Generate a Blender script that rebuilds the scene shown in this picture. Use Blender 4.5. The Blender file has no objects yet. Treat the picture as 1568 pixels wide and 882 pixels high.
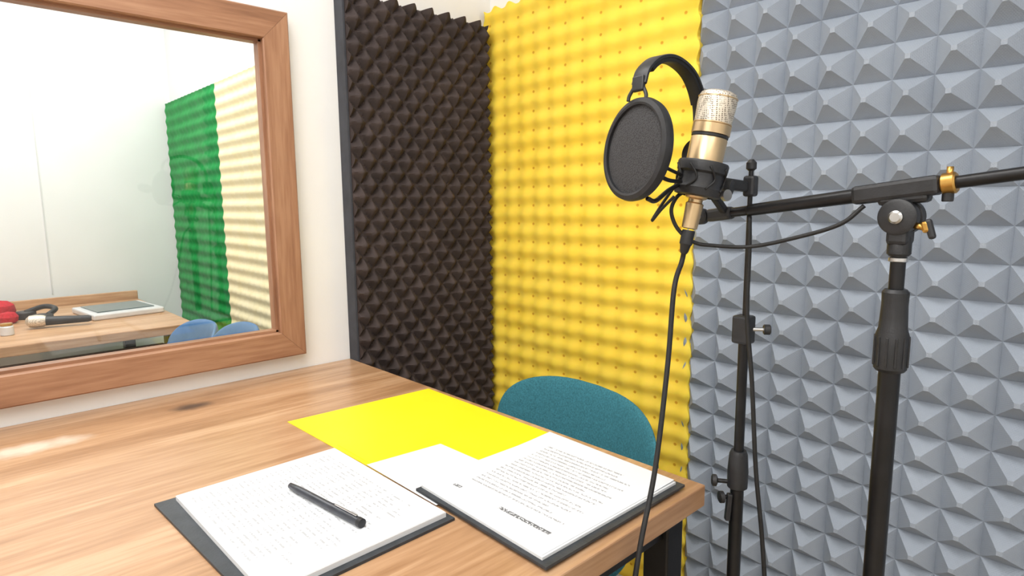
import bpy, bmesh, math, random
from mathutils import Vector, Matrix
random.seed(4)
scene = bpy.context.scene
try:
    scene.view_settings.view_transform = 'Standard'
    scene.view_settings.look = 'None'
except Exception:
    pass

# ------------------------------------------------------------ helpers
def srgb(h):
    h = h.lstrip('#')
    c = [int(h[i:i+2], 16)/255 for i in (0, 2, 4)]
    return tuple([(x/12.92 if x <= .04045 else ((x+.055)/1.055)**2.4) for x in c] + [1.0])

def N(nt, t, **kw):
    n = nt.nodes.new(t)
    for k, v in kw.items():
        setattr(n, k, v)
    return n

def base_mat(name, col, rough=.5, metal=0.0, spec=None):
    m = bpy.data.materials.new(name)
    m.use_nodes = True
    b = m.node_tree.nodes['Principled BSDF']
    b.inputs['Base Color'].default_value = srgb(col)
    b.inputs['Roughness'].default_value = rough
    b.inputs['Metallic'].default_value = metal
    if spec is not None:
        b.inputs['Specular IOR Level'].default_value = spec
    return m, m.node_tree, b

def noisy(name, c1, c2, scale=20, rough=.5, metal=0.0, bump=.1, bscale=None, stretch=(1, 1, 1), spec=None, dist=.002):
    m, nt, b = base_mat(name, c1, rough, metal, spec)
    tc = N(nt, 'ShaderNodeTexCoord'); mp = N(nt, 'ShaderNodeMapping')
    mp.inputs['Scale'].default_value = stretch
    nt.links.new(tc.outputs['Object'], mp.inputs['Vector'])
    no = N(nt, 'ShaderNodeTexNoise'); no.inputs['Scale'].default_value = scale
    no.inputs['Detail'].default_value = 4
    nt.links.new(mp.outputs[0], no.inputs['Vector'])
    r = N(nt, 'ShaderNodeValToRGB')
    r.color_ramp.elements[0].position = .3; r.color_ramp.elements[0].color = srgb(c1)
    r.color_ramp.elements[1].position = .7; r.color_ramp.elements[1].color = srgb(c2)
    nt.links.new(no.outputs['Fac'], r.inputs[0]); nt.links.new(r.outputs[0], b.inputs['Base Color'])
    if bump:
        n2 = N(nt, 'ShaderNodeTexNoise'); n2.inputs['Scale'].default_value = bscale or scale*6
        nt.links.new(mp.outputs[0], n2.inputs['Vector'])
        bp = N(nt, 'ShaderNodeBump'); bp.inputs['Strength'].default_value = bump
        bp.inputs['Distance'].default_value = dist
        nt.links.new(n2.outputs['Fac'], bp.inputs['Height']); nt.links.new(bp.outputs[0], b.inputs['Normal'])
    return m

def M(nt, op, a, b=None, c=None):
    n = N(nt, 'ShaderNodeMath', operation=op)
    for i, v in enumerate((a, b, c)):
        if v is None: continue
        if isinstance(v, (int, float)): n.inputs[i].default_value = v
        else: nt.links.new(v, n.inputs[i])
    return n.outputs[0]

def mixc(nt, fac, a, b):
    n = N(nt, 'ShaderNodeMix', data_type='RGBA')
    if isinstance(fac, (int, float)): n.inputs[0].default_value = fac
    else: nt.links.new(fac, n.inputs[0])
    for i, v in ((6, a), (7, b)):
        if isinstance(v, tuple): n.inputs[i].default_value = v
        else: nt.links.new(v, n.inputs[i])
    return n.outputs[2]

def wood(name, cols, axis='Y', rough=.35, desk=False):
    m, nt, b = base_mat(name, cols[0], rough)
    tc = N(nt, 'ShaderNodeTexCoord'); mp = N(nt, 'ShaderNodeMapping')
    s = {'X': (1, 14, 14), 'Y': (14, 1, 14), 'Z': (14, 14, 1)}[axis]
    mp.inputs['Scale'].default_value = s
    nt.links.new(tc.outputs['Object'], mp.inputs['Vector'])
    n1 = N(nt, 'ShaderNodeTexNoise'); n1.inputs['Scale'].default_value = 1.3
    n1.inputs['Detail'].default_value = 6; n1.inputs['Distortion'].default_value = .6
    nt.links.new(mp.outputs[0], n1.inputs['Vector'])
    n2 = N(nt, 'ShaderNodeTexNoise'); n2.inputs['Scale'].default_value = 9
    n2.inputs['Detail'].default_value = 3
    nt.links.new(mp.outputs[0], n2.inputs['Vector'])
    f = M(nt, 'ADD', M(nt, 'MULTIPLY', n1.outputs['Fac'], .62), M(nt, 'MULTIPLY', n2.outputs['Fac'], .38))
    r = N(nt, 'ShaderNodeValToRGB'); cr = r.color_ramp
    cr.elements[0].position = .37; cr.elements[0].color = srgb(cols[0])
    cr.elements[1].position = .63; cr.elements[1].color = srgb(cols[2])
    e = cr.elements.new(.5); e.color = srgb(cols[1])
    nt.links.new(f, r.inputs[0])
    col = r.outputs[0]
    if desk:
        sp = N(nt, 'ShaderNodeSeparateXYZ'); nt.links.new(tc.outputs['Object'], sp.inputs[0])
        bn = M(nt, 'FLOOR', M(nt, 'DIVIDE', sp.outputs[0], .19))
        wn = N(nt, 'ShaderNodeTexWhiteNoise', noise_dimensions='1D'); nt.links.new(bn, wn.inputs['W'])
        col = mixc(nt, M(nt, 'MULTIPLY', wn.outputs['Value'], .25), col, srgb('#A0785A'))
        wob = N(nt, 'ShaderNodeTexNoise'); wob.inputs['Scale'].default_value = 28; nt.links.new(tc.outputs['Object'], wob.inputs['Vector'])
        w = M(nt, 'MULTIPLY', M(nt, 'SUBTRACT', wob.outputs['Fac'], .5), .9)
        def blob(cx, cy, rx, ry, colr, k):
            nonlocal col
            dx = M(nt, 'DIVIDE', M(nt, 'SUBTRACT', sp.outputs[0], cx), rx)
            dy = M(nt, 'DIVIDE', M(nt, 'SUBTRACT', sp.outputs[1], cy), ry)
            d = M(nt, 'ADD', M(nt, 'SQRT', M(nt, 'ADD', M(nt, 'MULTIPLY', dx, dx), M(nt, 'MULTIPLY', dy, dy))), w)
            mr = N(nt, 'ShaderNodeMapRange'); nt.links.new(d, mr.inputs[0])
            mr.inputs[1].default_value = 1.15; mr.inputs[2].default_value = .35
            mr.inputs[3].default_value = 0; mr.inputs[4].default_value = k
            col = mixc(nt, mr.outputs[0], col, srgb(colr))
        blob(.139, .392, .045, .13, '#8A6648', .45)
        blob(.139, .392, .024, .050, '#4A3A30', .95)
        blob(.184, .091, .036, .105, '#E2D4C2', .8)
    nt.links.new(col, b.inputs['Base Color'])
    bp = N(nt, 'ShaderNodeBump'); bp.inputs['Strength'].default_value = .12; bp.inputs['Distance'].default_value = .002
    nt.links.new(n2.outputs['Fac'], bp.inputs['Height']); nt.links.new(bp.outputs[0], b.inputs['Normal'])
    return m

def finish(o, mat, parent=None, smooth=False):
    scene.collection.objects.link(o)
    if mat: o.data.materials.append(mat)
    if parent: o.parent = parent
    if smooth and o.type == 'MESH':
        for p in o.data.polygons: p.use_smooth = True
    return o

def empty(name, loc=(0, 0, 0)):
    e = bpy.data.objects.new(name, None); e.empty_display_size = .1
    scene.collection.objects.link(e)
    return e

def mesh(name, verts, faces, mat, parent=None, smooth=False):
    me = bpy.data.meshes.new(name)
    me.from_pydata([tuple(v) for v in verts], [], faces); me.update()
    bm = bmesh.new(); bm.from_mesh(me); bmesh.ops.recalc_face_normals(bm, faces=bm.faces); bm.to_mesh(me); bm.free()
    return finish(bpy.data.objects.new(name, me), mat, parent, smooth)

def box(name, lo, hi, mat, parent=None, bevel=0, rot=0, seg=2):
    lo = Vector(lo); hi = Vector(hi); c = (lo+hi)/2; d = hi-lo
    bm = bmesh.new(); bmesh.ops.create_cube(bm, size=1)
    bmesh.ops.scale(bm, vec=d, verts=bm.verts)
    if bevel: bmesh.ops.bevel(bm, geom=bm.edges[:], offset=bevel, segments=seg, affect='EDGES', profile=.5)
    if rot: bmesh.ops.rotate(bm, cent=(0, 0, 0), matrix=Matrix.Rotation(rot, 3, 'Z'), verts=bm.verts)
    bmesh.ops.translate(bm, vec=c, verts=bm.verts)
    me = bpy.data.meshes.new(name); bm.to_mesh(me); bm.free()
    return finish(bpy.data.objects.new(name, me), mat, parent, False)

def obox(name, p0, p1, w, h, mat, parent=None, bevel=0.002, up=(0, 0, 1)):
    """box between two points, w sideways, h along 'up'"""
    p0 = Vector(p0); p1 = Vector(p1); d = p1-p0; L = d.length; z = d.normalized()
    s = z.cross(Vector(up))
    if s.length < 1e-4: s = z.cross(Vector((1, 0, 0)))
    s.normalize(); u = s.cross(z)
    bm = bmesh.new(); bmesh.ops.create_cube(bm, size=1)
    bmesh.ops.scale(bm, vec=(w, h, L), verts=bm.verts)
    if bevel: bmesh.ops.bevel(bm, geom=bm.edges[:], offset=bevel, segments=2, affect='EDGES', profile=.5)
    mt = Matrix((s, u, z)).transposed()
    for v in bm.verts: v.co = mt @ v.co + (p0+p1)/2
    bmesh.ops.recalc_face_normals(bm, faces=bm.faces)
    me = bpy.data.meshes.new(name); bm.to_mesh(me); bm.free()
    return finish(bpy.data.objects.new(name, me), mat, parent)

def lathe(name, prof, p0, axis, mat, parent=None, seg=40, smooth=True, sharp=True):
    p0 = Vector(p0); z = Vector(axis).normalized()
    t = Vector((1, 0, 0)) if abs(z.x) < .8 else Vector((0, 1, 0))
    a = z.cross(t).normalized(); b = z.cross(a)
    V = []; F = []
    for (s, r) in prof:
        for k in range(seg):
            th = 2*math.pi*k/seg
            V.append(p0+z*s+a*(r*math.cos(th))+b*(r*math.sin(th)))
    n = len(prof)
    for i in range(n-1):
        for k in range(seg):
            F.append((i*seg+k, i*seg+(k+1) % seg, (i+1)*seg+(k+1) % seg, (i+1)*seg+k))
    if prof[0] != prof[-1]:
        F.append(tuple(range(seg))[::-1]); F.append(tuple((n-1)*seg+k for k in range(seg)))
    o = mesh(name, V, F, mat, parent, smooth)
    if smooth and sharp:
        try: o.data.set_sharp_from_angle(angle=math.radians(35))
        except Exception: pass
    return o

def rod(name, p0, p1, r, mat, parent=None, r2=None, seg=24):
    p0 = Vector(p0); p1 = Vector(p1); L = (p1-p0).length; r2 = r if r2 is None else r2
    c = min(r, r2)*.15
    return lathe(name, [(0, r-c), (c, r), (L-c, r2), (L, r2-c)], p0, p1-p0, mat, parent, seg)

def catmull(pts, n=10):
    P = [Vector(p) for p in pts]; P = [2*P[0]-P[1]]+P+[2*P[-1]-P[-2]]; out = []
    for i in range(1, len(P)-2):
        for k in range(n):
            t = k/n; a, b, c, d = P[i-1], P[i], P[i+1], P[i+2]
            out.append(.5*((2*b)+(c-a)*t+(2*a-5*b+4*c-d)*t*t+(3*b-a-3*c+d)*t**3))
    out.append(P[-2]); return out

def tube(name, pts, r, mat, parent=None, n=10):
    P = catmull(pts, n) if n > 1 else [Vector(p) for p in pts]
    seg = 12; V = []; F = []
    prev = None
    for i, p in enumerate(P):
        d = (P[min(i+1, len(P)-1)]-P[max(i-1, 0)]).normalized()
        if prev is None:
            t = Vector((1, 0, 0)) if abs(d.x) < .8 else Vector((0, 1, 0)); a = d.cross(t).normalized()
        else:
            a = (prev-d*prev.dot(d)).normalized()
        prev = a; b = d.cross(a)
        for k in range(seg):
            th = 2*math.pi*k/seg; V.append(p+a*(r*math.cos(th))+b*(r*math.sin(th)))
    for i in range(len(P)-1):
        for k in range(seg):
            F.append((i*seg+k, i*seg+(k+1) % seg, (i+1)*seg+(k+1) % seg, (i+1)*seg+k))
    F.append(tuple(range(seg))[::-1]); F.append(tuple((len(P)-1)*seg+k for k in range(seg)))
    return mesh(name, V, F, mat, parent, True)

def heightfield(name, place, u0, u1, v0, v1, nu, nv, fn, mat, parent, smooth=True, h0=0.0):
    """place(u,v,h)->Vector, h=0 is the wall"""
    V = []; F = []; W = nu+1
    for j in range(nv+1):
        for i in range(nu+1):
            u = u0+(u1-u0)*i/nu; v = v0+(v1-v0)*j/nv
            r = fn(u, v)
            if isinstance(r, tuple): du, dv, h = r
            else: du = dv = 0; h = r
            V.append(place(u+du, v+dv, h))
    for j in range(nv):
        for i in range(nu):
            F.append((j*W+i, j*W+i+1, (j+1)*W+i+1, (j+1)*W+i))
    loop = [j*W for j in range(nv+1)][::-1] + [i for i in range(1, nu+1)] + [j*W+nu for j in range(1, nv+1)] + [nv*W+i for i in range(nu-1, 0, -1)]
    base = len(V); L = len(loop)
    for idx in loop:
        i = idx % W; j = idx//W
        V.append(place(u0+(u1-u0)*i/nu, v0+(v1-v0)*j/nv, h0))
    for k in range(L):
        F.append((loop[k], loop[(k+1) % L], base+(k+1) % L, base+k))
    o = mesh(name, V, F, mat, parent, smooth)
    if smooth:
        try: o.data.set_sharp_from_angle(angle=math.radians(60))
        except Exception: pass
    return o

# ------------------------------------------------------------ materials
m_wall = noisy('white_plaster', '#F1F1F0', '#F5F5F3', 6, .75, bump=.05, bscale=180)
m_wall2 = noisy('control_wall_paint', '#ECEEED', '#F1F3F2', 5, .7, bump=.04, bscale=150)
m_ceil = noisy('ceiling_paint', '#F4F2EE', '#F7F5F1', 6, .8, bump=.04)
m_floor = wood('pale_wood_floor', ('#A8957D', '#B8A68D', '#C6B69D'), 'Y', .5)  # unseen floor, made pale to bounce fill light upward
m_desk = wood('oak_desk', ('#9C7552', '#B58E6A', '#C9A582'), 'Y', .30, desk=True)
m_desk2 = wood('oak_desk_plain', ('#A67D58', '#BA9069', '#CBA580'), 'Y', .4)
m_fr_y = wood('frame_wood_h', ('#875F46', '#9C7155', '#AE8466'), 'Y', .42)
m_fr_z = wood('frame_wood_v', ('#875F46', '#9C7155', '#AE8466'), 'Z', .42)
m_blk = noisy('black_metal', '#121214', '#1C1C1F', 40, .36, .3, bump=.05)
m_blkp = noisy('black_plastic', '#1A1B1D', '#26272B', 60, .48, 0, bump=.12, bscale=400)
m_rub = noisy('black_rubber', '#0D0D0E', '#151517', 60, .55, 0, bump=.1)
m_gold = noisy('champagne_metal', '#CBAE84', '#D8BF98', 8, .33, .9, bump=.03)
m_brass = noisy('brass', '#B98F4A', '#CFA55E', 20, .3, 1, bump=.05)
m_steel = noisy('steel', '#B8B8B8', '#D0D0D0', 20, .3, 1, bump=.05)
m_teal = noisy('teal_fabric', '#235F6C', '#397F8E', 260, .85, bump=.5, bscale=700, dist=.001)
m_blue = noisy('blue_plastic', '#3C6A96', '#4875A3', 30, .5, bump=.05)
m_yel = noisy('yellow_card', '#F0DC12', '#F4E21C', 8, .5, bump=.05)
m_board = noisy('black_clipboard', '#2B2F34', '#373C42', 50, .5, bump=.15)
m_pen = noisy('pen_black', '#2A2D34', '#383C44', 40, .3, bump=.02)
m_red = noisy('red_foam', '#A80F20', '#C91A2E', 120, .9, bump=.6, bscale=300)
m_silver = noisy('silver_shell', '#D5D7D9', '#E3E4E6', 20, .35, .2, bump=.02)
m_screen = noisy('dark_screen', '#3A4A4C', '#54686A', 4, .15, bump=0)
m_lamp, nt, b = base_mat('lamp_diffuser', '#FFFFFF', .5)
b.inputs['Emission Color'].default_value = (1, .98, .95, 1); b.inputs['Emission Strength'].default_value = 2.0

m_glass = bpy.data.materials.new('window_glass'); m_glass.use_nodes = True
nt = m_glass.node_tree; nt.nodes.clear()
out = N(nt, 'ShaderNodeOutputMaterial'); mx = N(nt, 'ShaderNodeMixShader'); mx.inputs[0].default_value = .04
tr = N(nt, 'ShaderNodeBsdfTransparent'); gl = N(nt, 'ShaderNodeBsdfGlossy'); gl.inputs['Roughness'].default_value = .02
nt.links.new(tr.outputs[0], mx.inputs[1]); nt.links.new(gl.outputs[0], mx.inputs[2]); nt.links.new(mx.outputs[0], out.inputs[0])

PYX, PYZ = .066, .058
def foam_pit_shade(name, c1, c2, dot, px, pz, x0, z0, thr):
    m, nt, b = base_mat(name, c1, .7, spec=.3)
    tc = N(nt, 'ShaderNodeTexCoord'); sp = N(nt, 'ShaderNodeSeparateXYZ'); nt.links.new(tc.outputs['Object'], sp.inputs[0])
    no = N(nt, 'ShaderNodeTexNoise'); no.inputs['Scale'].default_value = 9; nt.links.new(tc.outputs['Object'], no.inputs['Vector'])
    col = mixc(nt, no.outputs['Fac'], srgb(c1), srgb(c2))
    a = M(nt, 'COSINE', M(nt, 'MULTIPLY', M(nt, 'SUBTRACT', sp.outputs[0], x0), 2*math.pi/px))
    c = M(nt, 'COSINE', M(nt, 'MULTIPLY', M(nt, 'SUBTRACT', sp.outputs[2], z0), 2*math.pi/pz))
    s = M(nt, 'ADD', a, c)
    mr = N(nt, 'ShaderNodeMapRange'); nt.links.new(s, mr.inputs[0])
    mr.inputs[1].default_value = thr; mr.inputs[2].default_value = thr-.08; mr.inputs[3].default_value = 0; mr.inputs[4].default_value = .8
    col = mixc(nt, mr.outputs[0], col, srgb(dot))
    nt.links.new(col, b.inputs['Base Color'])
    n2 = N(nt, 'ShaderNodeTexNoise'); n2.inputs['Scale'].default_value = 350; nt.links.new(tc.outputs['Object'], n2.inputs['Vector'])
    bp = N(nt, 'ShaderNodeBump'); bp.inputs['Strength'].default_value = .2; bp.inputs['Distance'].default_value = .001
    nt.links.new(n2.outputs['Fac'], bp.inputs['Height']); nt.links.new(bp.outputs[0], b.inputs['Normal'])
    b.inputs['Subsurface Weight'].default_value = .7
    b.inputs['Subsurface Radius'].default_value = (1, .8, .2)
    b.inputs['Subsurface Scale'].default_value = .015
    return m
m_fyel = foam_pit_shade('yellow_foam', '#FDD240', '#FFDB58', '#C98A10', PYX, PYZ, 0, 0, -1.87)  # dot colour paints in the darkness of pits too fine for the mesh
m_fbrn = noisy('brown_foam', '#3A3231', '#4A403E', 12, .8, bump=.4, bscale=500, spec=.3)
m_char = noisy('charcoal_board', '#3E3F44', '#484A50', 20, .8, bump=.2, bscale=200, spec=.3)
m_fgrn = noisy('green_foam', '#127F3B', '#1D9547', 12, .85, bump=.3, bscale=400, spec=.2)
m_fcrm = noisy('cream_foam', '#F4E6B6', '#F7ECC6', 12, .85, bump=.3, bscale=400, spec=.2)

m_fgry, nt, b = base_mat('grey_foam', '#8A95A6', .65, spec=.35)
tc = N(nt, 'ShaderNodeTexCoord'); mp = N(nt, 'ShaderNodeMapping'); mp.inputs['Rotation'].default_value = (0, math.radians(38), 0)
nt.links.new(tc.outputs['Object'], mp.inputs['Vector'])
ck = N(nt, 'ShaderNodeTexVoronoi'); ck.inputs['Scale'].default_value = 330; ck.inputs['Randomness'].default_value = .15
nt.links.new(mp.outputs[0], ck.inputs['Vector'])
no = N(nt, 'ShaderNodeTexNoise'); no.inputs['Scale'].default_value = 7; nt.links.new(tc.outputs['Object'], no.inputs['Vector'])
nt.links.new(mixc(nt, no.outputs['Fac'], srgb('#919AA7'), srgb('#A2ABB7')), b.inputs['Base Color'])
bp = N(nt, 'ShaderNodeBump'); bp.inputs['Strength'].default_value = .45; bp.inputs['Distance'].default_value = .0015
nt.links.new(ck.outputs['Distance'], bp.inputs['Height']); nt.links.new(bp.outputs[0], b.inputs['Normal'])

def grille_mat(name, col, dark, scale, metal, rough, rnd=.25):
    m, nt, b = base_mat(name, col, rough, metal)
    tc = N(nt, 'ShaderNodeTexCoord')
    v = N(nt, 'ShaderNodeTexVoronoi'); v.inputs['Scale'].default_value = scale; v.inputs['Randomness'].default_value = rnd
    nt.links.new(tc.outputs['Object'], v.inputs['Vector'])
    r = N(nt, 'ShaderNodeValToRGB'); r.color_ramp.elements[0].position = .2; r.color_ramp.elements[0].color = srgb(dark)
    r.color_ramp.elements[1].position = .5; r.color_ramp.elements[1].color = srgb(col)
    nt.links.new(v.outputs['Distance'], r.inputs[0]); nt.links.new(r.outputs[0], b.inputs['Base Color'])
    bp = N(nt, 'ShaderNodeBump'); bp.inputs['Strength'].default_value = .5; bp.inputs['Distance'].default_value = .001
    nt.links.new(v.outputs['Distance'], bp.inputs['Height']); nt.links.new(bp.outputs[0], b.inputs['Normal'])
    return m
m_grille = grille_mat('mic_grille', '#E6DCCB', '#6E6253', 380, .6, .4)
m_pop = grille_mat('pop_mesh', '#3A3A3C', '#1B1B1C', 520, 0, .85, 1.0)

def paper_mat(name, x0, x1, y0, y1, pitch, kind):
    m, nt, b = base_mat(name, '#F3F3F4', .6)
    tc = N(nt, 'ShaderNodeTexCoord'); sp = N(nt, 'ShaderNodeSeparateXYZ'); nt.links.new(tc.outputs['Object'], sp.inputs[0])
    X, Y = sp.outputs[0], sp.outputs[1]
    no = N(nt, 'ShaderNodeTexNoise'); no.inputs['Scale'].default_value = 330; no.inputs['Detail'].default_value = 0
    nt.links.new(tc.outputs['Object'], no.inputs['Vector'])
    fr = M(nt, 'FRACT', M(nt, 'DIVIDE', Y, pitch))
    line = M(nt, 'LESS_THAN', fr, .34)
    glyph = M(nt, 'GREATER_THAN', no.outputs['Fac'], .45)
    row = M(nt, 'FLOOR', M(nt, 'DIVIDE', Y, pitch))
    wn = N(nt, 'ShaderNodeTexWhiteNoise', noise_dimensions='1D'); nt.links.new(row, wn.inputs['W'])
    xe = M(nt, 'SUBTRACT', x1, M(nt, 'MULTIPLY', wn.outputs['Value'], (x1-x0)*.3))
    ins = M(nt, 'MULTIPLY', M(nt, 'GREATER_THAN', X, x0), M(nt, 'LESS_THAN', X, xe))
    ins = M(nt, 'MULTIPLY', ins, M(nt, 'MULTIPLY', M(nt, 'GREATER_THAN', Y, y0), M(nt, 'LESS_THAN', Y, y1)))
    mask = M(nt, 'MULTIPLY', M(nt, 'MULTIPLY', line, glyph), ins)
    if kind == 'table':
        colf = M(nt, 'FRACT', M(nt, 'DIVIDE', X, .042))
        mask = M(nt, 'MULTIPLY', mask, M(nt, 'LESS_THAN', colf, .72))
        k = .42
    else:
        hx = M(nt, 'MULTIPLY', M(nt, 'GREATER_THAN', X, x0+.10), M(nt, 'LESS_THAN', X, x0+.20))
        hy = M(nt, 'MULTIPLY', M(nt, 'GREATER_THAN', Y, y0-.030), M(nt, 'LESS_THAN', Y, y0-.023))
        h2x = M(nt, 'MULTIPLY', M(nt, 'GREATER_THAN', X, x0-.005), M(nt, 'LESS_THAN', X, x0+.012))
        hd = M(nt, 'MULTIPLY', M(nt, 'MAXIMUM', M(nt, 'MULTIPLY', hx, hy), M(nt, 'MULTIPLY', h2x, hy)), M(nt, 'GREATER_THAN', no.outputs['Fac'], .4))
        mask = M(nt, 'MAXIMUM', mask, M(nt, 'MULTIPLY', hd, 1.6))
        k = .52
    f = N(nt, 'ShaderNodeMath', operation='MULTIPLY', use_clamp=True); nt.links.new(mask, f.inputs[0]); f.inputs[1].default_value = k
    nt.links.new(mixc(nt, f.outputs[0], srgb('#DCDFE3'), srgb('#24272E')), b.inputs['Base Color'])
    return m
m_paper = noisy('plain_paper', '#DDDFE1', '#E1E3E4', 10, .6, bump=0)

# ------------------------------------------------------------ room shell
Y_END = 1.43; X_R = 3.2; Y_B = -2.0; ZC = 2.5
wy0, wy1, wz0, wz1 = -.70, .648, .863, 1.607      # visible window opening
o_ = .045                                         # the rough opening is hidden behind the frame
wl = empty('wall_left')
box('wall_below', (-.10, Y_B, 0), (0, Y_END, wz0-o_), m_wall, wl)
box('wall_above', (-.10, Y_B, wz1+o_), (0, Y_END, ZC), m_wall, wl)
box('wall_beside_a', (-.10, wy1+o_, wz0-o_), (0, Y_END, wz1+o_), m_wall, wl)
box('wall_beside_b', (-.10, Y_B, wz0-o_), (0, wy0-o_, wz1+o_), m_wall, wl)
box('wall_far', (-.10, Y_END, 0), (X_R+.1, Y_END+.1, ZC), m_wall)
box('wall_right', (X_R, Y_B, 0), (X_R+.1, Y_END, ZC), m_wall)
box('wall_back', (-.10, Y_B-.1, 0), (X_R+.1, Y_B, ZC), m_wall)
box('floor', (-2.1, Y_B-.1, -.1), (X_R+.1, Y_END+.1, 0), m_floor)
box('ceiling', (-2.1, Y_B-.1, ZC), (X_R+.1, Y_END+.1, ZC+.1), m_ceil)
box('wall_control_side', (-2.1, Y_B-.1, 0), (-1.9, Y_END+.1, ZC), m_wall2)
box('wall_control_far', (-1.9, .95, 0), (-.10, Y_END+.1, ZC), m_wall2)
box('wall_control_back', (-1.9, Y_B-.1, 0), (-.10, Y_B, ZC), m_wall2)
box('trim_1', (-1.9, .385, .80), (-1.896, .389, ZC), noisy('seam', '#D8DADA', '#DCDEDE', 5, .7, bump=0))
box('baseboard_far', (2.80, Y_END-.012, 0), (X_R, Y_END, .08), m_wall)

# window with mitred frame
win = empty('window_1')
fw = .068; fwt = .073; fx0, fx1 = 0.0, .032
def mitre(name, inner, outer, mat):
    """inner/outer: pairs of (y,z) ends of the inner and outer edges"""
    V = []; F = []
    ch = .003
    (i0, i1), (o0, o1) = inner, outer
    i0, i1, o0, o1 = [Vector(p) for p in (i0, i1, o0, o1)]
    def ring(a, b):
        w = (b-a)
        return [(fx0, a), (fx1-ch, a), (fx1, a+w*.045), (fx1, b-w*.045), (fx1-ch, b), (fx0, b)]
    for (a, b) in ((i0, o0), (i1, o1)):
        for x, p in ring(a, b): V.append((x, p.x, p.y))
    for k in range(6): F.append((k, (k+1) % 6, 6+(k+1) % 6, 6+k))
    F.append((0, 1, 2, 3, 4, 5)); F.append((11, 10, 9, 8, 7, 6))
    mesh(name, V, F, mat, win)
IB = [(wy0, wz0), (wy1, wz0)]; IT = [(wy0, wz1), (wy1, wz1)]
OB = [(wy0-fw, wz0-fw), (wy1+fw, wz0-fw)]; OT = [(wy0-fw, wz1+fwt), (wy1+fw, wz1+fwt)]
mitre('frame_bottom', IB, OB, m_fr_y); mitre('frame_top', IT, OT, m_fr_y)
g = .0006
mitre('frame_stile_a', [(wy1, wz0+g), (wy1, wz1-g)], [(wy1+fw, wz0-fw+g), (wy1+fw, wz1+fwt-g)], m_fr_z)
mitre('frame_stile_b', [(wy0, wz0+g), (wy0, wz1-g)], [(wy0-fw, wz0-fw+g), (wy0-fw, wz1+fwt-g)], m_fr_z)
box('bead_bottom', (-.012, wy0-.02, wz0-.02), (.016, wy1+.02, wz0+.007), m_fr_y, win, .001)
box('bead_top', (-.012, wy0-.02, wz1-.007), (.016, wy1+.02, wz1+.02), m_fr_y, win, .001)
box('bead_side_a', (-.012, wy1-.007, wz0), (.016, wy1+.02, wz1), m_fr_z, win, .001)
box('bead_side_b', (-.012, wy0-.02, wz0), (.016, wy0+.007, wz1), m_fr_z, win, .001)
box('glass_pane', (-.008, wy0+.004, wz0+.004), (-.004, wy1-.004, wz1-.004), m_glass, win)

# ------------------------------------------------------------ acoustic foam
PU, PV = .062, .068
def f_brown(u, v):
    a = (u-.86)/PU; b_ = (v-.30)/PV
    best = 9
    for (oa, ob) in ((0, 0), (.5, .5)):
        fa = abs((a-oa) - round(a-oa)); fb = abs((b_-ob) - round(b_-ob))
        best = min(best, (fa+fb)*2)
    d = min(best, 1.0)
    return .044+.030*(1-d**1.35)
nU = int(round(.558/PU*12)); nV = int(round(1.457/PV*12))
p_brn = empty('acoustic_foam_panel')
def brown_fn(u, v):
    h = f_brown(u, v); dv = 0
    if v > 1.7565: dv = (h-.042)*.35
    return (0, dv, h)
heightfield('diamond_face', lambda u, v, h: Vector((h, u, v)), .868, 1.372, .30, 1.757, nU, nV, brown_fn, m_fbrn, p_brn, True, .001)
box('edge_board', (.001, .8605, .30), (.046, .8675, 1.757), m_char, p_brn, .001)

p_yel = empty('acoustic_foam_panel')
def f_yel(u, v):
    a = math.cos(2*math.pi*u/PYX); c = math.cos(2*math.pi*v/PYZ)
    h = .034+.0135*(.5+.2*a+.3*c)
    h += .004*math.sin(u*5+1)*math.sin(v*3)
    du = dv = 0
    if u < .014: du = .009*c
    if u > .799: du = .006*c
    if v > 1.814: dv = .008*a
    return (du, dv, h)
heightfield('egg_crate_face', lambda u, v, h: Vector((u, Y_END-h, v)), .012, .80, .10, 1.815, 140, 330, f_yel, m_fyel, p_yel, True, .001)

p_gry = empty('acoustic_foam_panel')
PG = .070; V = []; F = []
gx0, gz0 = .795, .03; nx, nz = 28, 33
wob = lambda x, z: .006*math.sin(x*4.2+.5)*math.sin(z*3.1+1)
gb = .028
def gp(x, z, h): return Vector((x, Y_END-gb-h-wob(x, z), z))
for i in range(nx):
    for j in range(nz):
        xa, za = gx0+i*PG, gz0+j*PG; k = len(V)
        jx, jz, jh = random.uniform(-.003, .003), random.uniform(-.003, .003), random.uniform(-.003, .002)
        V += [gp(xa, za, 0), gp(xa+PG, za, 0), gp(xa+PG, za+PG, 0), gp(xa, za+PG, 0)]
        cx, cz = xa+PG/2+jx, za+PG/2+jz; e = .0045
        V += [gp(cx-e, cz-e, .040+jh), gp(cx+e, cz-e, .040+jh), gp(cx+e, cz+e, .040+jh), gp(cx-e, cz+e, .040+jh)]
        F += [(k, k+1, k+5, k+4), (k+1, k+2, k+6, k+5), (k+2, k+3, k+7, k+6), (k+3, k, k+4, k+7), (k+4, k+5, k+6, k+7)]
mesh('pyramid_face', V, F, m_fgry, p_gry)
box('foam_backing', (gx0+.006, Y_END-gb+.008, gz0), (gx0+nx*PG, Y_END-.001, gz0+nz*PG), m_fgry, p_gry)
V = []; F = []
for j in range(nz*8+1):
    z = gz0+j*PG/8; s = abs(math.sin(math.pi*j/8))
    V += [Vector((gx0-.014*s, Y_END-gb-.012*s-wob(gx0, z), z)), Vector((gx0-.006*s, Y_END-.001, z)), Vector((gx0+.004, Y_END-gb-wob(gx0, z), z))]
for j in range(nz*8):
    k = j*3; F += [(k, k+1, k+4, k+3), (k, k+3, k+5, k+2)]
mesh('scalloped_edge', V, F, m_fgry, p_gry, True)

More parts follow.
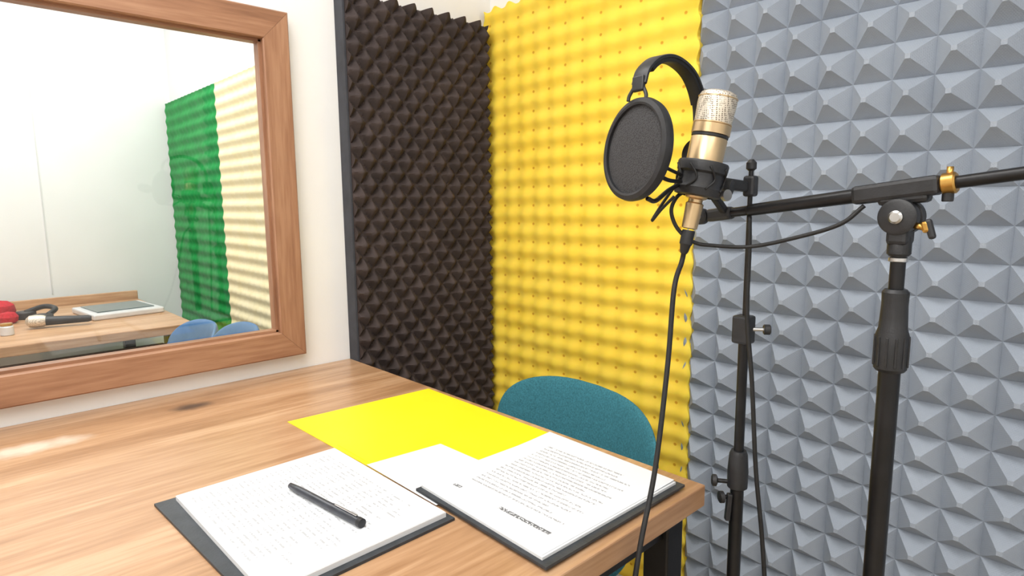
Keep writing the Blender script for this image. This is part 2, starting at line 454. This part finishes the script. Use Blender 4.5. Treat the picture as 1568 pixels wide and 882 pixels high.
def ridge(u, v):
    return .022+.013*(.5+.32*math.cos(2*math.pi*v/.052)+.18*math.cos(2*math.pi*u/.052))
for nm, x0, x1, mm in (('green', -1.88, -1.16, m_fgrn), ('cream', -1.158, -.45, m_fcrm)):
    p = empty('acoustic_foam_panel')
    def fn(u, v, x1=x1, x0=x0):
        c = math.cos(2*math.pi*v/.052)
        du = .007*c if (abs(u-x0) < .003 or abs(u-x1) < .003) else 0
        return (du, 0, ridge(u, v))
    heightfield('ridge_face', lambda u, v, h: Vector((u, .95-h, v)), x0, x1, .25, 1.70, 84, 224, fn, mm, p, True, .001)

# ------------------------------------------------------------ main desk
desk = empty('wooden_desk')
DX = 1.143; DY = .86; DT = .75
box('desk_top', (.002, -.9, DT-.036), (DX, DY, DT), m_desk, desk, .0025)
for nm, x, y in (('leg_1', 1.075, .79), ('leg_2', .05, .79), ('leg_3', 1.075, -.85), ('leg_4', .05, -.85)):
    box(nm, (x, y, 0), (x+.045, y+.045, DT-.036), m_blk, desk, .003)
box('rail_end', (.095, .80, DT-.080), (1.075, .825, DT-.036), m_blk, desk, .002)
box('rail_side', (1.085, -.805, DT-.080), (1.110, .79, DT-.036), m_blk, desk, .002)
box('rail_wall', (.06, -.805, DT-.080), (.085, .79, DT-.036), m_blk, desk, .002)

Z = DT
yf = empty('yellow_folder')
def sheet(name, corners, z, t, mat, parent, curl=None):
    n = 14; V = []; F = []
    A, B, C, D = [Vector(c) for c in corners]
    for side in (t, 0):
        for j in range(n+1):
            for i in range(n+1):
                u, v = i/n, j/n
                p = A*(1-u)*(1-v)+B*u*(1-v)+C*u*v+D*(1-u)*v
                V.append((p.x, p.y, z+side+(curl(u, v) if curl else 0)))
    W = n+1; K = W*W
    for j in range(n):
        for i in range(n):
            a = j*W+i; F.append((a, a+1, a+W+1, a+W)); F.append((K+a, K+a+W, K+a+W+1, K+a+1))
    ring = [i for i in range(n)]+[j*W+n for j in range(n)]+[n*W+i for i in range(n, 0, -1)]+[j*W for j in range(n, 0, -1)]
    for q in range(len(ring)):
        a, b2 = ring[q], ring[(q+1) % len(ring)]; F.append((a, K+a, K+b2, b2))
    return mesh(name, V, F, mat, parent)
sheet('cover', [(.392, .502), (.86, .512), (.86, .842), (.412, .846)], Z+.0003, .0012, m_yel, yf)
sheet('inner_flap', [(.58, .516), (.855, .516), (.855, .80), (.60, .80)], Z+.0017, .0008, m_yel, yf)

lp = empty('printed_sheet')
sheet('page', [(.70, .508), (.90, .508), (.90, .66), (.715, .655)], Z+.0027, .0006, m_paper, lp)

cb = empty('clipboard')
sheet('board', [(.600, .205), (.957, .222), (.950, .504), (.605, .498)], Z+.0003, .004, m_board, cb)
m_p1 = paper_mat('printed_table_paper', .635, .925, .245, .475, .0085, 'table')
sheet('page_stack', [(.612, .232), (.945, .236), (.940, .496), (.612, .494)], Z+.0045, .007, m_paper, cb)
sheet('top_page', [(.613, .233), (.944, .237), (.939, .495), (.613, .493)], Z+.0117, .0005, m_p1, cb)

cb2 = empty('clipboard')
sheet('board', [(.842, .512), (1.128, .505), (1.128, .822), (.850, .822)], Z+.0040, .004, m_board, cb2)
m_p2 = paper_mat('printed_text_paper', .885, 1.085, .585, .775, .0105, 'text')
def curl2(u, v): return .006*max(0, v-.72)**1.2*8*(1-.6*u)*.4
sheet('page_stack', [(.846, .520), (1.115, .512), (1.118, .812), (.852, .814)], Z+.0083, .004, m_paper, cb2)
sheet('top_page', [(.836, .524), (1.112, .514), (1.115, .812), (.842, .818)], Z+.0126, .0005, m_p2, cb2, lambda u, v: curl2(u, v))

pen = empty('ballpoint_pen')
pz = Z+.0185
A = Vector((.712, .366, pz)); B = Vector((.896, .388, pz)); d = (B-A); L = d.length
lathe('barrel', [(0, .0015), (.004, .0045), (.03, .0058), (L*.62, .0058)], A, d, m_pen, pen, 24)
lathe('cap', [(L*.62, .0063), (L*.9, .0063), (L-.012, .0060), (L-.008, .0066)], A, d, m_pen, pen, 24)
lathe('cap_end', [(L-.008, .0066), (L-.001, .0066), (L, .005)], A, d, m_blkp, pen, 24)
up = Vector((0, 0, .0075))
obox('clip', A+d.normalized()*L*.66+up, A+d.normalized()*(L-.012)+up, .003, .0012, m_steel, pen, .0004)

# ------------------------------------------------------------ office chair
def pad(name, c, U, Vv, Nn, a, b_, n, th, bend, mat, parent, shear=0):
    R, S = 14, 64; V = []; F = []
    def pt(r, k, side):
        t = 2*math.pi*k/S; ct, st = math.cos(t), math.sin(t)
        ex = (abs(ct)**(2/n))*(1 if ct >= 0 else -1)*r; ey = (abs(st)**(2/n))*(1 if st >= 0 else -1)*r
        h = th*.5*(max(0, 1-r**5))**.5*side
        ey2 = ey-shear*ex*ex*max(ey, 0)
        return c+U*(ex*a)+Vv*(ey2*b_)+Nn*(bend(ex, ey)+h)
    for side in (1, -1):
        for i in range(1, R+1):
            r = math.sin(i/R*math.pi/2)
            for k in range(S): V.append(pt(r, k, side))
    K = R*S
    for s in (0, 1):
        for i in range(R-1):
            for k in range(S):
                q = s*K+i*S; F.append((q+k, q+(k+1) % S, q+S+(k+1) % S, q+S+k))
    V.append(pt(0, 0, 1)); V.append(pt(0, 0, -1))
    for k in range(S):
        F.append((2*K, k, (k+1) % S)); F.append((2*K+1, K+(k+1) % S, K+k))
    o = mesh(name, V, F, mat, parent, True)
    bm = bmesh.new(); bm.from_mesh(o.data); bmesh.ops.remove_doubles(bm, verts=bm.verts, dist=.0004)
    bmesh.ops.recalc_face_normals(bm, faces=bm.faces); bm.to_mesh(o.data); bm.free()
    return o

def chair(cx, cy, ztop, yaw, mat, w=.25, hh=.17, legs=m_blk, n=3.0, bendk=.075):
    e = empty('office_chair')
    R = Matrix.Rotation(yaw, 3, 'Z'); X = R @ Vector((1, 0, 0)); Yv = R @ Vector((0, 1, 0)); Zv = Vector((0, 0, 1))
    O = Vector((cx, cy, 0)); k = w/.25
    tilt = (Zv*math.cos(.16)+Yv*math.sin(.16))
    nrm = (-Yv*math.cos(.16)+Zv*math.sin(.16))
    pad('backrest', O+Zv*(ztop-hh), X, tilt, nrm, w, hh, n, .034, lambda x, y: bendk*x*x, mat, e, .07)
    pad('seat', O-Yv*.25+Zv*.455, X, -Yv, Zv, .235*k, .22, 2.9, .05, lambda x, y: .018*x*x-.012*y, mat, e)
    P = lambda x, y, z: O+X*x*k+Yv*y+Zv*z
    for s in (-1, 1):
        tube('back_support', [P(s*.10, .012+.02, ztop-hh-.02), P(s*.12, .02, ztop-hh-.12), P(s*.14, -.03, .425), P(s*.15, -.12, .418), P(s*.15, -.38, .418)], .010, legs, e, 8)
        tube('front_leg', [P(s*.15, -.40, .42), P(s*.19, -.44, .2), P(s*.21, -.46, .006)], .011, legs, e, 8)
        tube('rear_leg', [P(s*.15, -.10, .42), P(s*.19, -.03, .2), P(s*.21, .03, .006)], .011, legs, e, 8)
    tube('cross_bar', [P(-.15, -.25, .418), P(.15, -.25, .418)], .010, legs, e, 2)
    return e
chair(.704, 1.105, .764, math.radians(-8), m_teal, .280, .17, bendk=.085, n=3.2)
chair(-.72, .68, .790, math.radians(4), m_blue, .185, .16)
chair(-.315, .68, .835, math.radians(-3), m_blue, .185, .16)

# ------------------------------------------------------------ boom microphone stand
def tripod(px, py, r_tube, e, rot=0.0, hub=.13):
    lathe('leg_hub', [(0, .018), (.004, .024), (.05, .024), (.055, r_tube)], (px, py, hub), (0, 0, 1), m_blkp, e)
    for k in range(3):
        a = rot+k*2*math.pi/3
        tube('tripod_leg', [(px+.015*math.cos(a), py+.015*math.sin(a), hub+.02), (px+.11*math.cos(a), py+.11*math.sin(a), .06), (px+.20*math.cos(a), py+.20*math.sin(a), .013)], .008, m_blk, e, 4)
        lathe('foot', [(0, .011), (.002, .013), (.02, .012), (.03, .009)], (px+.205*math.cos(a), py+.205*math.sin(a), 0), (0, 0, 1), m_rub, e, 16)

s2 = empty('boom_microphone_stand')
sx, sy = 1.386, .863
rod('lower_tube', (sx, sy, .13), (sx, sy, 1.00), .0124, m_blk, s2)
lathe('grip', [(0, .0160), (.004, .0190), (.045, .0195), (.055, .0165), (.085, .0150), (.100, .0155), (.104, .0125)], (sx, sy, .985), (0, 0, 1), m_blkp, s2, 12, True)
for k in range(12):
    a = k*math.pi/6
    obox('grip_rib', (sx+.0188*math.cos(a), sy+.0188*math.sin(a), .992), (sx+.0188*math.cos(a), sy+.0188*math.sin(a), 1.030), .003, .003, m_blkp, s2, .0008, up=(math.cos(a), math.sin(a), 0))
rod('upper_tube', (sx, sy, 1.07), (sx, sy, 1.16), .0085, m_blk, s2)
lathe('silver_collar', [(0, .0095), (.001, .0108), (.005, .0108), (.006, .0095)], (sx, sy, 1.123), (0, 0, 1), m_steel, s2)
lathe('neck', [(0, .0105), (.003, .0132), (.022, .0132), (.027, .0110), (.034, .0105)], (sx, sy, 1.130), (0, 0, 1), m_blkp, s2)
b0 = Vector((1.124, .882, 1.177)); b1 = Vector((1.5, .854, 1.226)); bd = (b1-b0).normalized()
def bp_(x): return b0+bd*((x-b0.x)/bd.x)
cl = Vector((sx, sy, 1.178))
side = bd.cross(Vector((0, 0, 1))).normalized()
lathe('clutch_disc', [(-.018, .018), (-.016, .0215), (-.004, .0215), (-.003, .017), (.003, .017), (.004, .0215), (.016, .0215), (.018, .018)], cl, side, m_blkp, s2)
lathe('clutch_bolt', [(0, .0085), (.004, .0080), (.006, .0055)], cl+side*.017, side, m_steel, s2, 24)
obox('clutch_yoke', cl+Vector((0, 0, -.034)), cl+Vector((0, 0, .006)), .030, .024, m_blkp, s2, .005, up=tuple(bd))
wn0 = cl+bd*.018+Vector((0, 0, -.012))+side*.010
tube('wing_nut_stem', [wn0, wn0+bd*.012+Vector((0, 0, -.004))], .004, m_brass, s2, 2)
obox('wing_nut', wn0+bd*.013+Vector((0, 0, .006)), wn0+bd*.020+Vector((0, 0, -.018)), .008, .008, m_blkp, s2, .003)
obox('wing_nut_cap', wn0+bd*.010+Vector((0, 0, .004)), wn0+bd*.014+Vector((0, 0, -.010)), .009, .009, m_brass, s2, .003)
cA, cB = bp_(1.330), bp_(1.425)
obox('boom_clamp', cA, cB, .026, .023, m_blkp, s2, .005)
obox('clamp_saddle', bp_(1.36)+Vector((0, 0, -.008)), bp_(1.415)+Vector((0, 0, -.010)), .022, .018, m_blkp, s2, .005)
rod('brass_collar', bp_(1.425), bp_(1.440), .0125, m_brass, s2)
tube('collar_screw', [bp_(1.432), bp_(1.432)+Vector((0, 0, .019))], .0035, m_brass, s2, 2)
rod('collar_knob', bp_(1.432)+Vector((0, 0, -.021)), bp_(1.432)+Vector((0, 0, -.008)), .006, m_blkp, s2)
rod('boom_tube', bp_(1.15), bp_(1.98), .0072, m_blk, s2)
rod('boom_sleeve', bp_(1.185), bp_(1.335), .0086, m_blk, s2, .0094)
rod('counterweight', bp_(1.92), bp_(2.0), .022, m_blkp, s2)
obox('boom_head', bp_(1.118), bp_(1.160), .020, .019, m_blkp, s2, .005)
lathe('head_knob', [(0, .008), (.002, .0125), (.012, .0125), (.014, .009)], bp_(1.122)-bd*.012, side, m_blkp, s2, 20)
lathe('head_bolt', [(0, .005), (.002, .0045)], bp_(1.122)-bd*.012+side*.0142, side, m_steel, s2, 16)
tripod(sx, sy, .0124, s2, .25)

# ------------------------------------------------------------ straight accessory stand
s1 = empty('microphone_stand')
qx, qy = 1.176, .900
rod('lower_tube', (qx, qy, .13), (qx, qy, .76), .0104, m_blk, s1)
lathe('height_collar', [(0, .0120), (.003, .0155), (.030, .0160), (.058, .0140), (.064, .0115)], (qx, qy, .742), (0, 0, 1), m_blkp, s1)
rod('upper_tube', (qx, qy, .78), (qx, qy, .985), .0076, m_blk, s1)
box('rod_clamp', (qx-.015, qy-.013, .980), (qx+.013, qy+.013, 1.024), m_blkp, s1, .004)
rod('clamp_screw', (qx+.010, qy+.004, 1.003), (qx+.030, qy+.018, 1.003), .003, m_steel, s1)
rod('clamp_knob', (qx+.024, qy+.014, 1.003), (qx+.032, qy+.020, 1.003), .008, m_blkp, s1)
rod('thin_rod', (qx, qy, 1.02), (qx, qy, 1.250), .0036, m_blk, s1)
obox('rod_knuckle', (qx, qy, 1.205), (qx, qy, 1.236), .018, .018, m_blkp, s1, .004)
lathe('rod_tip', [(0, .004), (.003, .0075), (.012, .0075), (.017, .003)], (qx, qy, 1.243), (0, 0, 1), m_blkp, s1, 20)
for (z, ang, L) in ((.752, 3.7, .030), (.728, 4.0, .020)):
    dr = Vector((math.cos(ang), math.sin(ang), 0)); c = Vector((qx, qy, z))
    rod('knob_shaft', c+dr*.008, c+dr*(L+.004), .0035, m_blk, s1)
    lathe('knob_head', [(0, .005), (.002, .0095), (.008, .0095), (.010, .006)], c+dr*L, dr, m_blkp, s1, 12)
obox('hanging_clip', (qx-.006, qy-.012, .735), (qx-.008, qy-.014, .690), .010, .008, m_blkp, s1, .002)
tripod(qx, qy, .0104, s1, 1.35)

# ------------------------------------------------------------ condenser microphone
mic = empty('condenser_microphone')
m0 = Vector((1.141, .789, 1.160)); m1 = Vector((1.166, .815, 1.347)); ax = (m1-m0).normalized()
lathe('tail_stub', [(0, .0085), (.001, .0110), (.036, .0125), (.038, .0100), (.042, .0100), (.044, .0145), (.060, .0205)], m0, ax, m_gold, mic)
lathe('body', [(.058, .021), (.062, .0245), (.127, .0250), (.129, .0238)], m0, ax, m_gold, mic, 48)
lathe('dark_band', [(.1285, .0240), (.1295, .0252), (.1325, .0252), (.1335, .0240)], m0, ax, m_blkp, mic, 48)
lathe('upper_band', [(.133, .0250), (.1335, .0264), (.1465, .0264), (.1475, .0250)], m0, ax, m_gold, mic, 48)
lathe('grille', [(.147, .0252), (.176, .0266), (.184, .0262), (.189, .0240), (.192, .018), (.1930, .009), (.1932, .0005)], m0, ax, m_grille, mic, 48)
for s, rr in ((.147, .0262), (.182, .0269)):
    lathe('grille_hoop', [(s, rr-.001), (s+.0005, rr), (s+.0018, rr), (s+.0022, rr-.001)], m0, ax, m_gold, mic, 48)

sm = empty('shock_mount')
lathe('cradle', [(.046, .0235), (.048, .0315), (.058, .0335), (.063, .0310), (.078, .0310), (.081, .0345), (.092, .0352), (.095, .0335), (.095, .0262), (.088, .0258), (.060, .0255), (.046, .0235)], m0, ax, m_blkp, sm, 48)
u1 = ax.cross(Vector((0, 0, 1))).normalized(); u2 = ax.cross(u1)
for k in range(8):
    a = k*math.pi/4; r = u1*math.cos(a)+u2*math.sin(a); r2 = u1*math.cos(a+.35)+u2*math.sin(a+.35)
    tube('elastic_band', [m0+ax*.056+r*.034, m0+ax*.071+r2*.0330, m0+ax*.088+r*.0355], .0016, m_rub, sm, 4)
mc = m0+ax*.070
hx = Vector((qx-.004, qy-.008, 1.220))
obox('mount_arm', mc+(hx-mc).normalized()*.031, hx, .012, .016, m_blkp, sm, .003)
lathe('tilt_knob', [(0, .009), (.002, .013), (.010, .013), (.012, .010)], mc+(hx-mc).normalized()*.045+Vector((.006, -.004, -.006)), Vector((.75, .2, -.1)), m_blkp, sm, 20)
obox('lower_arm', mc+ax*-.015+(hx-mc).normalized()*.028, bp_(1.150)+Vector((0, -.008, .004)), .010, .012, m_blkp, sm, .003)
lathe('side_screw', [(0, .006), (.002, .008), (.008, .008)], mc+Vector((.03, .012, -.022)), Vector((.9, -.3, 0)), m_steel, sm, 20)

cab = empty('microphone_cable')
x0 = m0-ax*.034
lathe('xlr_plug', [(0, .0045), (.003, .006), (.012, .0075), (.014, .0090), (.032, .0092), (.034, .0085)], x0-ax*.002, ax, m_blkp, cab, 24)
tube('cable', [x0, x0-ax*.015, (1.139, .757, 1.075), (1.147, .733, .971), (1.158, .691, .834), (1.168, .6355, .707), (1.175, .58, .45), (1.20, .50, .15), (1.28, .42, .012), (1.42, .30, .008), (1.7, .28, .008)], .0036, m_rub, cab, 12)

c2 = empty('audio_cable')
tube('cable', [bp_(1.345)+Vector((0, -.006, -.014)), (1.32, .852, 1.168), (1.27, .848, 1.150), (1.21, .838, 1.135), (1.165, .812, 1.136), (1.145, .795, 1.141), (1.128, .780, 1.160), (1.118, .778, 1.185), (1.122, .785, 1.205), (1.13, .80, 1.215)], .0028, m_rub, c2, 10)
tube('loop_cable', [(1.125, .79, 1.232), (1.108, .775, 1.20), (1.098, .760, 1.172), (1.110, .765, 1.188), (1.126, .772, 1.206)], .0022, m_rub, c2, 10)
c3 = empty('audio_cable')
tube('cable', [(qx+.012, qy-.024, 1.175), (qx+.014, qy-.024, 1.12), (qx+.016, qy-.026, 1.03), (qx+.028, qy-.026, .93), (qx+.042, qy-.030, .80), (qx+.056, qy-.03, .70), (qx+.070, qy-.03, .58), (qx+.09, qy, .3), (qx+.10, qy+.05, .03), (qx+.16, qy+.2, .008)], .0033, m_rub, c3, 10)

# ------------------------------------------------------------ pop filter
pf = empty('pop_filter')
pc = Vector((1.117, .691, 1.267)); pn = Vector((-.30, -.95, .10)).normalized()
lathe('rim', [(-.007, .058), (-.008, .061), (-.006, .0665), (0, .0680), (.006, .0665), (.008, .061), (.007, .058), (-.007, .058)], pc, pn, m_blkp, pf, 72)
lathe('mesh_screen', [(-.0035, .0595), (-.0036, .0005), ], pc, pn, m_pop, pf, 64)
lathe('mesh_front', [(.0025, .0595), (.005, .045), (.006, .02), (.0062, .0005)], pc, pn, m_pop, pf, 64)
tube('gooseneck', [pc+Vector((.014, .008, -.064)), (1.128, .722, 1.200), (1.130, .750, 1.214), (1.136, .772, 1.224)], .0032, m_blk, pf, 8)
tube('support_wire', [(1.138, .700, 1.258), (1.140, .725, 1.245), (1.144, .758, 1.235)], .0024, m_blk, pf, 8)
tube('support_wire_low', [(1.134, .705, 1.238), (1.138, .735, 1.228), (1.142, .762, 1.226)], .0028, m_blk, pf, 8)

# ------------------------------------------------------------ headphones hanging over the microphone
hp = empty('headphones')
path = catmull([(1.116, .696, 1.352), (1.116, .706, 1.372), (1.116, .735, 1.390), (1.116, .775, 1.395), (1.116, .820, 1.380), (1.116, .848, 1.345), (1.116, .855, 1.300)], 10)
def ribbon(name, P, w, t, mat):
    V = []; F = []; X = Vector((1, 0, 0))
    prof = [(-w/2, -t/2), (-w/2+.002, -t/2-.001), (w/2-.002, -t/2-.001), (w/2, -t/2), (w/2, t/2), (w/2-.002, t/2+.001), (-w/2+.002, t/2+.001), (-w/2, t/2)]
    K = len(prof)
    for i, p in enumerate(P):
        d = (P[min(i+1, len(P)-1)]-P[max(i-1, 0)]).normalized(); n = X.cross(d).normalized()
        for (a, b_) in prof: V.append(p+X*a+n*b_)
    for i in range(len(P)-1):
        for k in range(K): F.append((i*K+k, i*K+(k+1) % K, (i+1)*K+(k+1) % K, (i+1)*K+k))
    F.append(tuple(range(K))[::-1]); F.append(tuple((len(P)-1)*K+k for k in range(K)))
    o = mesh(name, V, F, mat, hp, True)
    try: o.data.set_sharp_from_angle(angle=math.radians(40))
    except Exception: pass
ribbon('headband', path, .022, .0035, m_blkp)
ribbon('headband_padding', [p+Vector((0, (.776-p.y)*.06, -.004)) for p in path[12:-10]], .019, .005, m_rub)
obox('yoke_slider', (1.116, .696, 1.362), (1.117, .693, 1.342), .018, .007, m_blkp, hp, .002, up=(0, 1, 0))
for s in (-1, 1):
    tube('yoke_arm', [(1.116+s*.007, .695, 1.348), (1.116+s*.013, .693, 1.338), (1.116+s*.014, .692, 1.331)], .0025, m_blkp, hp, 6)
obox('yoke_slider_far', (1.116, .856, 1.312), (1.116, .856, 1.288), .016, .006, m_blkp, hp, .002, up=(0, 1, 0))
lathe('ear_cup', [(0, .022), (.003, .027), (.012, .027), (.015, .024), (.022, .022), (.024, .016)], (1.116, .850, 1.268), (0, 1, 0), m_blkp, hp, 40)
lathe('ear_cushion', [(0, .012), (-.002, .020), (-.006, .024), (-.001, .026)][::-1], (1.116, .850, 1.268), (0, 1, 0), m_rub, hp, 40)

# ------------------------------------------------------------ control room desk and its things
d2 = empty('control_desk')
box('desk_top', (-1.80, -.9, .715), (-.93, .71, .75), m_desk2, d2, .003)
box('back_rail', (-1.82, -.9, .715), (-1.80, .71, .79), m_desk2, d2, .003)
for nm, x, y in (('leg_1', -1.02, .62), ('leg_2', -1.76, .62), ('leg_3', -1.02, -.85), ('leg_4', -1.76, -.85)):
    box(nm, (x, y, 0), (x+.045, y+.045, .715), m_blk, d2, .003)
box('modesty_rail', (-1.03, -.80, .63), (-1.005, .62, .67), m_blk, d2, .003)
tb = empty('tablet_computer')
box('shell', (-1.55, .42, .7505), (-1.26, .68, .774), m_silver, tb, .006, math.radians(6))
box('screen', (-1.525, .445, .7742), (-1.305, .655, .7775), m_screen, tb, .001, math.radians(6))
gm = empty('handheld_microphone')
ga = Vector((-.25, -.9, 0.02))
lathe('handle', [(0, .010), (.01, .013), (.13, .017), (.14, .018)], (-1.19, .42, .7725), ga, m_blkp, gm, 24)
lathe('head', [(.14, .018), (.15, .022), (.17, .024), (.19, .022), (.20, .012), (.203, .002)], (-1.19, .42, .7735), ga, m_grille, gm, 24)
hs = empty('desk_headphones')
tube('headband', [(-1.52, .25, .775), (-1.50, .31, .795), (-1.44, .34, .79), (-1.39, .31, .775)], .010, m_blkp, hs, 8)
lathe('ear_cup_1', [(0, .03), (.004, .036), (.025, .036), (.03, .03)], (-1.52, .25, .7505), (0, 0, 1), m_blkp, hs)
lathe('ear_cup_2', [(0, .03), (.004, .036), (.025, .036), (.03, .03)], (-1.38, .29, .7505), (0, 0, 1), m_blkp, hs)
wsn = empty('foam_windscreen_microphone')
lathe('red_windscreen', [(0, .03), (.008, .045), (.035, .055), (.060, .050), (.075, .032), (.080, .004)], (-1.54, .17, .7505), (0, 0, 1), m_red, wsn, 32)
lathe('red_windscreen_small', [(0, .02), (.008, .030), (.025, .033), (.040, .024), (.045, .003)], (-1.44, .19, .7505), (0, 0, 1), m_red, wsn, 32)
gj = empty('small_glass_jar')
lathe('jar', [(0, .018), (.002, .020), (.03, .020), (.034, .016)], (-1.16, .165, .7505), (0, 0, 1), m_silver, gj, 24)
lathe('jar_lid', [(.034, .017), (.035, .018), (.042, .018), (.043, .016)], (-1.16, .165, .7505), (0, 0, 1), m_brass, gj, 24)

# ------------------------------------------------------------ lighting: ceiling panels
def ceiling_light(x, y, sx_, sy_, W, col=(1, .995, .985)):
    e = empty('ceiling_light_panel')
    box('housing', (x-sx_/2-.03, y-sy_/2-.03, ZC-.04), (x+sx_/2+.03, y+sy_/2+.03, ZC), m_silver, e, .004)
    box('diffuser', (x-sx_/2, y-sy_/2, ZC-.046), (x+sx_/2, y+sy_/2, ZC-.040), m_lamp, e)
    l = bpy.data.lights.new('panel_lamp', 'AREA'); l.shape = 'RECTANGLE'; l.size = sx_; l.size_y = sy_; l.energy = W; l.color = col
    o = bpy.data.objects.new('panel_lamp', l); o.location = (x, y, ZC-.055); scene.collection.objects.link(o); o.parent = e
ceiling_light(.85, .25, 1.2, .6, 14)
ceiling_light(1.5, -1.1, 1.2, 1.2, 32)
ceiling_light(2.5, .0, .6, 1.2, 8)  # added fill lamp, unseen, to brighten the right side
ceiling_light(-1.0, .1, .6, 1.2, 25, (.99, 1, 1))
w = bpy.data.worlds.new('World'); scene.world = w; w.use_nodes = True
w.node_tree.nodes['Background'].inputs[0].default_value = (.9, .95, 1, 1); w.node_tree.nodes['Background'].inputs[1].default_value = .4

# ------------------------------------------------------------ camera
th = math.radians(7.97); ph = math.radians(46.6); eps = .0087
fh = Vector((-math.sin(ph), math.cos(ph), 0)); R = Vector((math.cos(ph), math.sin(ph), 0))
Fw = fh*math.cos(th)+Vector((0, 0, -math.sin(th))); U = fh*math.sin(th)+Vector((0, 0, math.cos(th)))
Rc = (R-U*eps).normalized(); Uc = (U+R*eps).normalized()
cd = bpy.data.cameras.new('camera'); cd.lens = 36*940/1568; cd.sensor_width = 36; cd.clip_start = .02
cam = bpy.data.objects.new('camera', cd); scene.collection.objects.link(cam)
m4 = Matrix((Rc, Uc, -Fw)).transposed().to_4x4(); m4.translation = Vector((1.606, 0, 1.20)); cam.matrix_world = m4
scene.camera = cam
